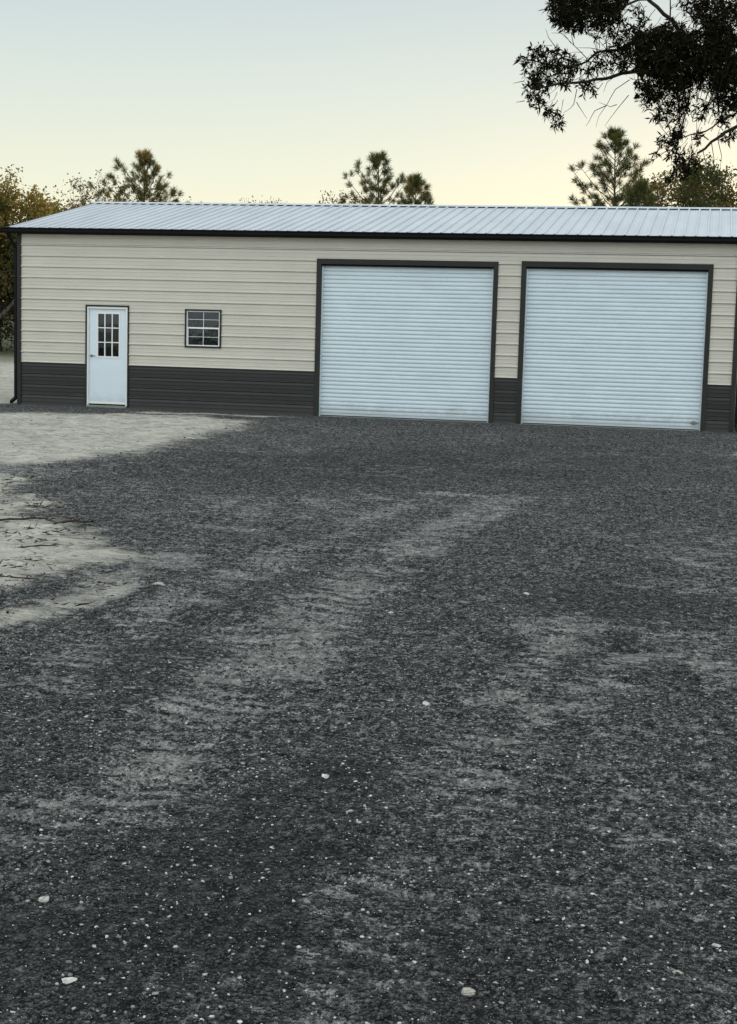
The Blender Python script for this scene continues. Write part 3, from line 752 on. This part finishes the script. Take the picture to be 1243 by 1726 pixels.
def pine(x, y, h, spread, first, label, seed, lean=0, density=1.0, mat='pine'):
    spread *= 1.45; density *= 1.45
    rnd = random.Random(seed); z0 = float(ground_z(x, y))
    root = empty('pine_tree', (x, y, z0), label, 'pine tree', 'pine trees behind the garage')
    b = MB(); P = [Vector((x+lean*t*t+.12*math.sin(3*t+seed), y+.1*math.cos(2*t), z0-.1+h*.97*t)) for t in [i_/10 for i_ in range(11)]]
    b.tube(P, [.15*(1-.93*i_/10)*h/10 for i_ in range(11)], 8)
    tufts = []
    nb = int(34*density); 
    for i_ in range(nb):
        t = first + (1-first)*((i_+rnd.random()*.8)/nb)**.9
        t = min(t, .985); q = P[0].lerp(P[0], 0); f = t*10; j = min(9, int(f)); q = P[j].lerp(P[j+1], f-j)
        az = i_*2.4 + rnd.uniform(-.4,.4); u = (t-first)/(1-first)
        L = spread*(1.02-u)**1.0*rnd.uniform(.5,1.1)+.16
        d = Vector((math.cos(az), math.sin(az), .25+.9*u)).normalized()
        pts = [q, q+d*L*.5+Vector((0,0,-.02*L)), q+d*L+Vector((0,0,.16*L))]
        b.tube(pts, [.028*(1-.6*u), .018, .007], 5)
        nt = max(2, int(L*3.0))
        for k_ in range(nt):
            s_ = .35+.65*(k_+1)/nt; base = pts[1].lerp(pts[2], (s_-.5)*2) if s_ > .5 else pts[0].lerp(pts[1], s_*2)
            off = Vector((rnd.gauss(0,1), rnd.gauss(0,1), abs(rnd.gauss(0,1))*.8))*.16*L**.5*(1 if k_ < nt-1 else .2)
            tip = base+off; b.tube([base, tip], [.008,.005], 4)
            dd = (d*.6+off*1.5+Vector((0,0,.5))).normalized(); tufts.append((tip, dd))
    tufts.append((P[-1], Vector((0,0,1)))); 
    for k_ in range(3): tufts.append((P[-1]-Vector((rnd.uniform(-.15,.15),0,.15+.1*k_)), Vector((rnd.uniform(-1,1),rnd.uniform(-1,1),1))))
    b.build('trunk', M['bark'], root, True)
    N = 90; C_ = np.repeat(np.array([tuple(t[0]) for t in tufts]), N, 0); Dd = np.repeat(np.array([tuple(t[1]) for t in tufts]), N, 0)
    n_ = len(C_); dirs = up_rot(None, n_)*.85 + Dd*.85
    C_ = C_ - Dd*RNG.random((n_,1))*.20
    V_, F_, tn = leaf_cards(C_, dirs, .25, .014)
    tn = np.clip(tn*.6 + np.repeat(RNG.random(len(tufts)), N*4)*.4, 0, 1)
    crown('crown', V_, F_, tn, M[mat], root)
    return root

def hardwood(name, x, y, h, spread, leaves, lsize, mat, label, seed, depth=5, first=.3, group=None, barkm='bark', cat='tree', clump=.32):
    clump *= .5; leaves = int(leaves*1.3)
    rnd = random.Random(seed); z0 = float(ground_z(x, y))
    root = empty(name, (x, y, z0), label, cat, group)
    b = MB(); tips = []
    def grow(p, d, L, r, lev):
        pts = [p]; q = p.copy(); dd = d.copy()
        for s_ in range(3):
            dd = (dd + Vector((rnd.gauss(0,1), rnd.gauss(0,1), rnd.gauss(0,.6)+.25))*.14).normalized(); q = q + dd*L/3; pts.append(q.copy())
        b.tube(pts, [r, r*.88, r*.76, r*.64], 7 if lev < 2 else 4)
        if lev >= 2: tips.append(pts[2].copy())
        if lev >= depth: tips.append(q); return
        nc = 3 if lev < 3 else rnd.choice((2,3))
        for c_ in range(nc):
            az = rnd.uniform(0, 2*PI); sp = rnd.uniform(.35,.85)*(1.1 if lev else .8)
            s1 = dd.orthogonal().normalized(); s2 = dd.cross(s1)
            nd_ = (dd*math.cos(sp) + (s1*math.cos(az)+s2*math.sin(az))*math.sin(sp)*spread); nd_.normalize()
            grow(q if c_ else q, nd_, L*rnd.uniform(.62,.86), r*.62, lev+1)
    grow(Vector((x, y, z0-.1)), Vector((rnd.uniform(-.05,.05), rnd.uniform(-.05,.05), 1)), h*first, h*.012, 0)
    zmax = max(t.z for t in tips); k_ = h/(zmax-z0)
    b.v = [(x+(v[0]-x)*k_, y+(v[1]-y)*k_, z0+(v[2]-z0)*k_) for v in b.v]
    tips = [Vector((x+(t.x-x)*k_, y+(t.y-y)*k_, z0+(t.z-z0)*k_)) for t in tips]
    b.build('trunk', M[barkm], root, True)
    T_ = np.array([tuple(t) for t in tips]); wgt = RNG.random(len(T_))**2+.05; wgt /= wgt.sum()
    idx = RNG.choice(len(T_), leaves, p=wgt); C_ = T_[idx] + RNG.normal(size=(leaves,3))*clump
    V_, F_, tn = leaf_cards(C_, up_rot(None, leaves)+np.array([0,0,-.3]), lsize*1.5, lsize)
    ct = RNG.random(len(T_)); tn = np.clip(tn*.5+np.repeat(ct[idx],4)*.5, 0, 1)
    crown('crown', V_, F_, tn, mat, root); return root

FPX = 2594.52; CAM = Vector((14.599,-31.1451,1.8352))
yaw, pitch, roll = -.2147, -.1186, .0270
cy, sy, cp, sp_, cr, sr = math.cos(yaw), math.sin(yaw), math.cos(pitch), math.sin(pitch), math.cos(roll), math.sin(roll)
Fv = Vector((sy*cp, cy*cp, sp_)); R0 = Vector((cy,-sy,0)); U0 = R0.cross(Fv); Rv = cr*R0+sr*U0; Uv = -sr*R0+cr*U0
def at(px, py, dist):
    """a measured spot in the yard: sight line of the survey photo, taken to its own distance"""
    return CAM + (Fv + Rv*(px-621.5)/FPX - Uv*(py-863)/FPX)*dist*1.24
def tree_at(px, top, dist):
    p = at(px, top, dist); return p.x, p.y, p.z - float(ground_z(p.x, p.y))
x, y, h = tree_at(241, 250, 55); pine(x, y, h, 2.8, .35, 'slim pine with golden tinged needles above the left end of the roof', 11, mat='pinegold')
x, y, h = tree_at(636, 252, 55); pine(x, y, h, 2.5, .35, 'tallest pine above the middle of the roof', 12)
x, y, h = tree_at(702, 290, 53); pine(x, y, h, 1.6, .4, 'shorter pine just right of the tallest middle pine', 13)
x, y, h = tree_at(1044, 210, 50); pine(x, y, h, 2.6, .3, 'big pine rising behind the right rolling door, left of the oak bough', 14, density=1.5)
x, y, h = tree_at(1085, 300, 47); pine(x, y, h, 1.5, .4, 'low dense pine at the right foot of the big pine', 15)
HG = 'broadleaf trees behind the garage'
x, y, h = tree_at(2, 297, 46); hardwood('autumn_tree', x, y, h, 1.0, 15000, .085, M['gold'], 'golden autumn tree left of the garage corner', 21, group=HG, clump=.40)
x, y, h = tree_at(-110, 300, 50); hardwood('autumn_tree', x, y, h, 1.0, 9000, .085, M['olive'], 'olive broadleaf tree at the far left edge, behind the golden one', 27, group=HG, clump=.40)
x, y, h = tree_at(-6, 395, 45); hardwood('shrub', x, y, h, 1.3, 11000, .085, M['olive'], 'dense dark shrub under the golden tree beside the left downspout', 31, first=.12, cat='shrub', clump=.7)
x, y, h = tree_at(30, 420, 47); hardwood('shrub', x, y, h, 1.3, 8000, .085, M['wood'], 'low dark thicket shrub mostly hidden behind the garage left corner', 32, first=.12, cat='shrub', clump=.7)
x, y, h = tree_at(88, 334, 52); hardwood('autumn_tree', x, y, h, .9, 2200, .07, M['russet'], 'thin russet tree between the golden tree and the roof edge', 22, group=HG)
x, y, h = tree_at(190, 288, 58); hardwood('autumn_tree', x, y, h, .8, 1500, .08, M['russet'], 'sparse pale tree beside the slim left pine', 23, group=HG)
x, y, h = tree_at(508, 318, 60); hardwood('autumn_tree', x, y, h, .9, 1900, .08, M['russet'], 'sparse russet tree top peeking over the roof left of the middle pine', 24, group=HG)
x, y, h = tree_at(440, 330, 62); hardwood('autumn_tree', x, y, h, .6, 500, .07, M['russet'], 'tiny bare twig tips just showing above the roof ridge', 25, group=HG)
x, y, h = tree_at(1130, 262, 54); hardwood('autumn_tree', x, y, h, .9, 5000, .08, M['olive'], 'olive and gold tree between the big pine and the right edge', 26, group=HG)
x, y, h = tree_at(1205, 275, 50); hardwood('autumn_tree', x, y, h, 1.0, 6500, .085, M['olive'], 'dark olive broadleaf tree above the right end of the roof', 28, group=HG)
x, y, h = tree_at(1290, 260, 53); hardwood('autumn_tree', x, y, h, 1.0, 5000, .085, M['olive'], 'olive broadleaf tree cut by the right edge above the roof', 29, group=HG)

# far woods behind the field: trunks and leaf mass that read as one
def woods():
    b = MB(); rnd = random.Random(3)
    for i_ in range(330):
        x_ = rnd.uniform(-75, 75); y_ = rnd.uniform(50, 66); z_ = float(ground_z(x_, y_)); h_ = rnd.uniform(3, 4.6)
        r_ = rnd.uniform(.05,.14); b.tube([(x_,y_,z_-.2),(x_+rnd.uniform(-.3,.3),y_,z_+h_*.5),(x_+rnd.uniform(-.6,.6),y_,z_+h_)], [r_,r_*.7,r_*.3], 5)
    tr = b.build('woods', M['bark'], None, True)
    n_ = 170000; C_ = np.stack([RNG.uniform(-78,78,n_), RNG.uniform(49,68,n_), np.zeros(n_)], 1)
    hz = 2.6+2.4*fbm(C_[:,0], C_[:,1], .25, 5); C_[:,2] = ground_z(C_[:,0], C_[:,1]) + hz*RNG.random(n_)**.8*1.15
    keep = fbm(C_[:,0]+C_[:,2]*3, C_[:,1]*2+C_[:,2], .9, 8) > .30
    C_ = C_[keep]; V_, F_, tn = leaf_cards(C_, up_rot(None, len(C_)), .30, .18)
    o = crown('foliage', V_, F_, tn, M['wood'], tr); return tr
tag(woods(), 'dark distant wood of bare trunks and brush beyond the field', 'woods', kind='stuff')

# foreground oak: trunk stands outside the right edge, boughs hang into the view
def oak():
    base = at(1780, 863, 10.5); bx, by = base.x, base.y; bz = float(ground_z(bx, by))
    root = empty('oak_tree', (bx, by, bz), 'dark leafy oak boughs hanging into the top right corner', 'oak tree')
    b = MB(); rnd = random.Random(8)
    crot = Vector((bx-.15, by, bz+3.0))
    b.tube([(bx,by,bz-.2),(bx+.02,by,bz+.4),(bx-.05,by+.03,bz+1.6),tuple(crot)], [.36,.27,.23,.21], 14)
    limbs = []   # polylines in survey coordinates (px, py, distance), radius start/end
    def limb(pts, r0, r1, store=True, conn=None):
        P = [at(*p) for p in pts]
        if conn is not None: P = [conn] + P
        Q = []
        for a_, c_ in zip(P[:-1], P[1:]):
            nseg = max(2, int((c_-a_).length/.08))
            for j in range(nseg): Q.append(a_.lerp(c_, j/nseg) + Vector((rnd.gauss(0,1), rnd.gauss(0,1), rnd.gauss(0,1)))*min(.006, r0*.3))
        Q.append(P[-1]); m = len(Q)
        b.tube(Q, [r0+(r1-r0)*j/(m-1) for j in range(m)], 7 if r0 > .008 else 4)
        if store: limbs.extend(Q)
        return Q
    L1 = limb([(1480,60,10.4),(1330,70,10.2),(1240,95,10.0),(1160,110,9.9),(1100,122,9.8),(1050,124,9.8),(1005,134,9.7),(965,141,9.6),(925,143,9.6),(895,150,9.5)], .060, .006, conn=crot)
    L2 = limb([(1560,-80,10.8),(1400,-20,10.6),(1260,60,10.3),(1180,80,10.2),(1150,58,10.2),(1133,34,10.2),(1095,0,10.2),(1060,-40,10.2)], .070, .012, conn=crot)
    L3 = limb([(1150,70,10.2),(1090,60,10.1),(1040,84,10.0),(1008,86,9.9),(990,104,9.9),(960,113,9.8),(925,108,9.8),(890,100,9.7)], .018, .004)
    L4 = limb([(1520,190,10.2),(1380,170,10.0),(1290,190,9.9),(1243,213,9.8),(1222,224,9.8),(1200,240,9.7),(1176,258,9.7)], .050, .009, conn=crot)
    L5 = limb([(1300,-60,10.3),(1200,-20,10.0),(1080,0,9.9),(1050,10,9.9),(1010,14,9.8),(975,20,9.8),(945,30,9.7)], .03, .005, conn=Vector(at(1480,-150,10.8)))
    limb([(1560,-80,10.8),(1480,-150,10.8)], .04, .03)
    limb([(1243,5,10.0),(1200,35,9.9),(1180,50,9.9),(1150,62,9.8)], .012, .006, conn=Vector(at(1330,70,10.2)))
    limb([(1130,30,10.2),(1131,0,10.2),(1128,-30,10.1)], .007, .003)
    limb([(1195,236,9.7),(1186,228,9.7),(1165,226,9.7),(1155,233,9.7)], .005, .002)
    limb([(1243,190,9.9),(1212,206,9.8),(1190,221,9.8),(1165,226,9.8),(1150,232,9.7),(1135,240,9.7)], .007, .003)
    limb([(1160,180,9.9),(1150,215,9.8),(1140,250,9.7),(1148,275,9.7)], .006, .003, conn=Vector(at(1170,112,9.9)))
    limb([(1200,170,9.9),(1190,190,9.9)], .005, .003, conn=Vector(at(1215,105,10)))
    limb([(925,143,9.6),(910,165,9.6),(925,190,9.6),(942,212,9.6)], .005, .002)
    # leafless twigs
    for pts in ([(990,98,9.9),(968,76,9.9),(958,66,9.9),(940,50,9.9)], [(968,76,9.9),(964,60,9.9),(962,48,9.9)], [(963,72,9.9),(950,56,9.8),(930,55,9.8)],
                [(938,80,9.8),(925,62,9.8),(920,48,9.8)], [(1012,84,9.9),(995,80,9.9),(972,80,9.9)], [(1062,134,9.8),(1038,150,9.8),(1024,175,9.8),(1010,195,9.8),(1005,214,9.8)],
                [(1022,178,9.8),(1003,186,9.8),(993,205,9.8),(988,212,9.8)], [(1060,160,9.9),(1045,178,9.9),(1030,198,9.9),(1020,212,9.9)], [(1040,126,9.8),(1024,138,9.8),(1018,155,9.8)],
                [(1010,133,9.7),(1000,126,9.7),(990,122,9.7)], [(973,150,9.6),(968,175,9.6),(962,182,9.6),(950,190,9.6)], [(972,172,9.6),(980,185,9.6),(990,200,9.6)], [(885,136,9.5),(865,140,9.5)],
                [(885,170,9.5),(870,172,9.5)], [(1040,176,9.9),(1030,180,9.9),(1010,172,9.9)], [(1200,240,9.7),(1205,270,9.7),(1198,300,9.7)], [(1210,232,9.7),(1217,262,9.7),(1214,290,9.7)], [(1185,250,9.7),(1190,275,9.7),(1186,296,9.7)],
                [(1168,205,9.8),(1172,180,9.8),(1165,165,9.8)],[(1190,175,9.9),(1180,165,9.9),(1172,170,9.9)]):
        limb(pts, .0035, .0012, False)
    blobs = [(950,15,30),(985,22,30),(1018,18,28),(955,42,14),(972,35,18),(1000,42,18),(1040,38,20),(1030,5,25),(1075,30,14),(960,-15,35),(1020,-20,40),
      (884,100,11),(902,84,13),(925,104,22),(896,122,16),(950,108,20),(945,90,11),(918,140,22),(955,132,14),(893,152,10),(903,172,13),(922,184,13),(944,198,9),(940,213,9),(984,148,13),(997,158,6),(970,110,8),
      (990,118,10),(1010,104,16),(1040,92,22),(1058,72,22),(1078,55,18),(1050,115,10),
      (1100,85,40),(1100,85,30),(1130,70,34),(1150,110,44),(1150,110,34),(1105,130,34),(1085,160,16),(1100,170,16),(1125,165,26),(1150,160,22),(1118,190,13),(1105,198,8),(1145,185,12),
      (1180,85,34),(1205,115,34),(1240,90,50),(1235,40,40),(1240,130,36),(1200,20,30),(1170,8,22),(1213,60,26),(1190,140,12),(1228,150,24),(1215,165,14),(1238,170,14),
      (1188,184,15),(1182,197,8),(1220,185,15),(1222,205,9),(1240,180,14),(1138,218,17),(1130,235,12),(1113,238,9),(1150,225,8),(1136,265,14),(1158,275,17),(1148,290,14),(1168,282,10),(1130,300,8),(1104,264,6),(1135,250,8),(1180,226,7),(1236,228,10),(1222,236,7),(1174,243,5)]
    rnd2 = random.Random(4)
    for i_ in range(26): blobs.append((rnd2.uniform(1290,1900), rnd2.uniform(-330,190), rnd2.uniform(45,85)))
    LP = np.array([tuple(q) for q in limbs]); cs, ds = [], []
    for bi, (px, py, r) in enumerate(blobs):
        inframe = px < 1280
        ncl = int((r*r)*((.058 if py > 150 else .070 if r < 28 else .115) if inframe else .016))+3; dd = 9.9
        for _ in range(ncl):
            a_ = rnd.uniform(0, 2*PI); rr = r*math.sqrt(rnd.random())*1.05; dist = dd + rnd.gauss(0,1)*(.22+r*.004)*(1 if inframe else 4)
            c_ = at(px+rr*math.cos(a_), py+rr*math.sin(a_), dist)
            j = int(np.argmin(((LP-np.array(tuple(c_)))**2).sum(1))); lp = Vector(LP[j])
            v_ = c_-lp
            if inframe and rnd.random() < .55 or v_.length < .25:
                mid = lp.lerp(c_, .55)+Vector((rnd.gauss(0,1),rnd.gauss(0,1),rnd.gauss(0,1)))*.03
                q0 = c_ - v_.normalized()*min(v_.length, .16); mid = q0.lerp(c_, .5)+Vector((rnd.gauss(0,1),rnd.gauss(0,1),rnd.gauss(0,1)))*.012
                b.tube([q0, mid, c_], [.003,.002,.0012], 3)
            out = v_.normalized() if v_.length > .01 else Vector((0,0,-1))
            nl = rnd.randint(5,9)
            for q_ in range(nl):
                d_ = out*.55 + Vector((rnd.gauss(0,1),rnd.gauss(0,1),rnd.gauss(0,1)-.25))*.75
                cs.append(tuple(c_ - out*rnd.uniform(0,.05))); ds.append(tuple(d_))
    b.build('trunk', M['darkbark'], root, True)
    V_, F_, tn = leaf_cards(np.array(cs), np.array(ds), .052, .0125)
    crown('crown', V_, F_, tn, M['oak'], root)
oak()

# straw and bark litter scattered on the sand
n_ = 5200; lx = RNG.uniform(5.0, 11.5, n_); ly = RNG.uniform(-23.5, -13.5, n_); s_, d_ = masks(lx, ly)
kp = (s_ > .35) & (RNG.random(n_) < 1.6*sstep(.42,.66,fbm(lx, ly, 1.3, 66)))
lx, ly = lx[kp], ly[kp]; n_ = len(lx); dz = np.stack([RNG.normal(size=n_), RNG.normal(size=n_), np.abs(RNG.normal(size=n_))*.18], 1)
V_, F_, tn = leaf_cards(np.stack([lx, ly, ground_z(lx, ly)+.006], 1), dz, .085, .012)
lit = crown('bark_litter', V_, F_, tn, M['rootleaf'], None)
tag(lit, 'dark straw and bark litter strewn over the pale sand', 'litter', kind='stuff')
# weeds at the right wall foot
def tuft(x, y, n_, h_, label, seed):
    z_ = float(ground_z(x, y)); C_ = np.stack([x+RNG.normal(0,.03,n_), y+RNG.normal(0,.03,n_), np.full(n_, z_)], 1)
    D_ = RNG.normal(size=(n_,3))*.35+np.array([0,0,1]); V_, F_, tn = leaf_cards(C_, D_, h_, .008)
    o = crown('weed_tuft', V_, F_, tn, M['olive'], None); tag(o, label, 'weed', 'weeds at the garage foot')
tuft(15.22, -.22, 60, .16, 'dry weed tuft at the foot of the right downspout', 1)


# ================================================================== SKY, SUN, CAMERA
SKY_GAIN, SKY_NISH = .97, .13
SUN_EL, SUN_AZ = math.radians(3.0), math.radians(6)   # azimuth from +Y towards +X
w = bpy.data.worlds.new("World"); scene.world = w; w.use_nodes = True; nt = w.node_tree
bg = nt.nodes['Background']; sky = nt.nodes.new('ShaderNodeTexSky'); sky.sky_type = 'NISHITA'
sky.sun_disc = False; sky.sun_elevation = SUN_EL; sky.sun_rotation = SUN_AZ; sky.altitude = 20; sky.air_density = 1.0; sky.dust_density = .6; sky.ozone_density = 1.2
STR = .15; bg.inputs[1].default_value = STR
def wn(t, **k_):
    n_ = nt.nodes.new(t)
    for a_, b_ in k_.items(): setattr(n_, a_, b_)
    return n_
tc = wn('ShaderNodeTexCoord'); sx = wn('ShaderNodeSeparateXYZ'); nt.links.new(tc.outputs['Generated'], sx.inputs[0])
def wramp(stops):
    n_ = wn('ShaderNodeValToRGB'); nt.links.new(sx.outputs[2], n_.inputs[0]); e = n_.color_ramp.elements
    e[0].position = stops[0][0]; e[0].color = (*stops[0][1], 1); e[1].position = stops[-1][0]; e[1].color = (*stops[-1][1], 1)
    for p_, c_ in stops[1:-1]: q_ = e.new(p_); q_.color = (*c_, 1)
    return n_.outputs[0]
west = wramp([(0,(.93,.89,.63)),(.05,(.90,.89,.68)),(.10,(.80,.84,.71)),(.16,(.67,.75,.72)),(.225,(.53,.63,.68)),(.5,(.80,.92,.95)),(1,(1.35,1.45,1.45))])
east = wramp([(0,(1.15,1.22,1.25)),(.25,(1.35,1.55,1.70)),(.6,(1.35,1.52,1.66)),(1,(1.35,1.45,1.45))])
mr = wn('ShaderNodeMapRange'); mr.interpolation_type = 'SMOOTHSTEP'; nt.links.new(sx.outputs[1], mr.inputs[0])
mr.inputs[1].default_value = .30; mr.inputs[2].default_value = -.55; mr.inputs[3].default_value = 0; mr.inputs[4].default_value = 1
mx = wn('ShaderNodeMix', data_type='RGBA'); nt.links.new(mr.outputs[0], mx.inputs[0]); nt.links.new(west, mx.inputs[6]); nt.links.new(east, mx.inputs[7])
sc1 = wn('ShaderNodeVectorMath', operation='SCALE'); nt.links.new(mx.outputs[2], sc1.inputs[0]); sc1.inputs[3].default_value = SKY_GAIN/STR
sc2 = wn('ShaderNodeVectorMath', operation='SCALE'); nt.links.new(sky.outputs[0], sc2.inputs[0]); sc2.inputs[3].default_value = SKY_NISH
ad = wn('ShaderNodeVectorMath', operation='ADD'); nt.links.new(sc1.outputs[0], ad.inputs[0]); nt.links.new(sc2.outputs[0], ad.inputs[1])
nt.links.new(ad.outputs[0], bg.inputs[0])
sl = bpy.data.lights.new('sun', 'SUN'); sl.energy = .5; sl.angle = math.radians(12); sl.color = (1,.86,.68)
so = bpy.data.objects.new('sun', sl); COL.objects.link(so)
sd = Vector((math.sin(SUN_AZ)*math.cos(SUN_EL), math.cos(SUN_AZ)*math.cos(SUN_EL), math.sin(SUN_EL)))
so.rotation_euler = (-sd).to_track_quat('-Z', 'Y').to_euler(); so.location = (0, 0, 30)

cam = bpy.data.cameras.new('camera'); co = bpy.data.objects.new('camera', cam); COL.objects.link(co); scene.camera = co
cam.sensor_fit = 'HORIZONTAL'; cam.sensor_width = 36; cam.lens = 36*FPX/1243; cam.clip_end = 2000; cam.clip_start = .05
Mx = Matrix((( Rv.x, Uv.x, -Fv.x, CAM.x), (Rv.y, Uv.y, -Fv.y, CAM.y), (Rv.z, Uv.z, -Fv.z, CAM.z), (0,0,0,1))); co.matrix_world = Mx
vs = scene.view_settings; vs.view_transform = 'Standard'; vs.look = 'None'; vs.gamma = 1; vs.use_curve_mapping = False; vs.exposure = 0
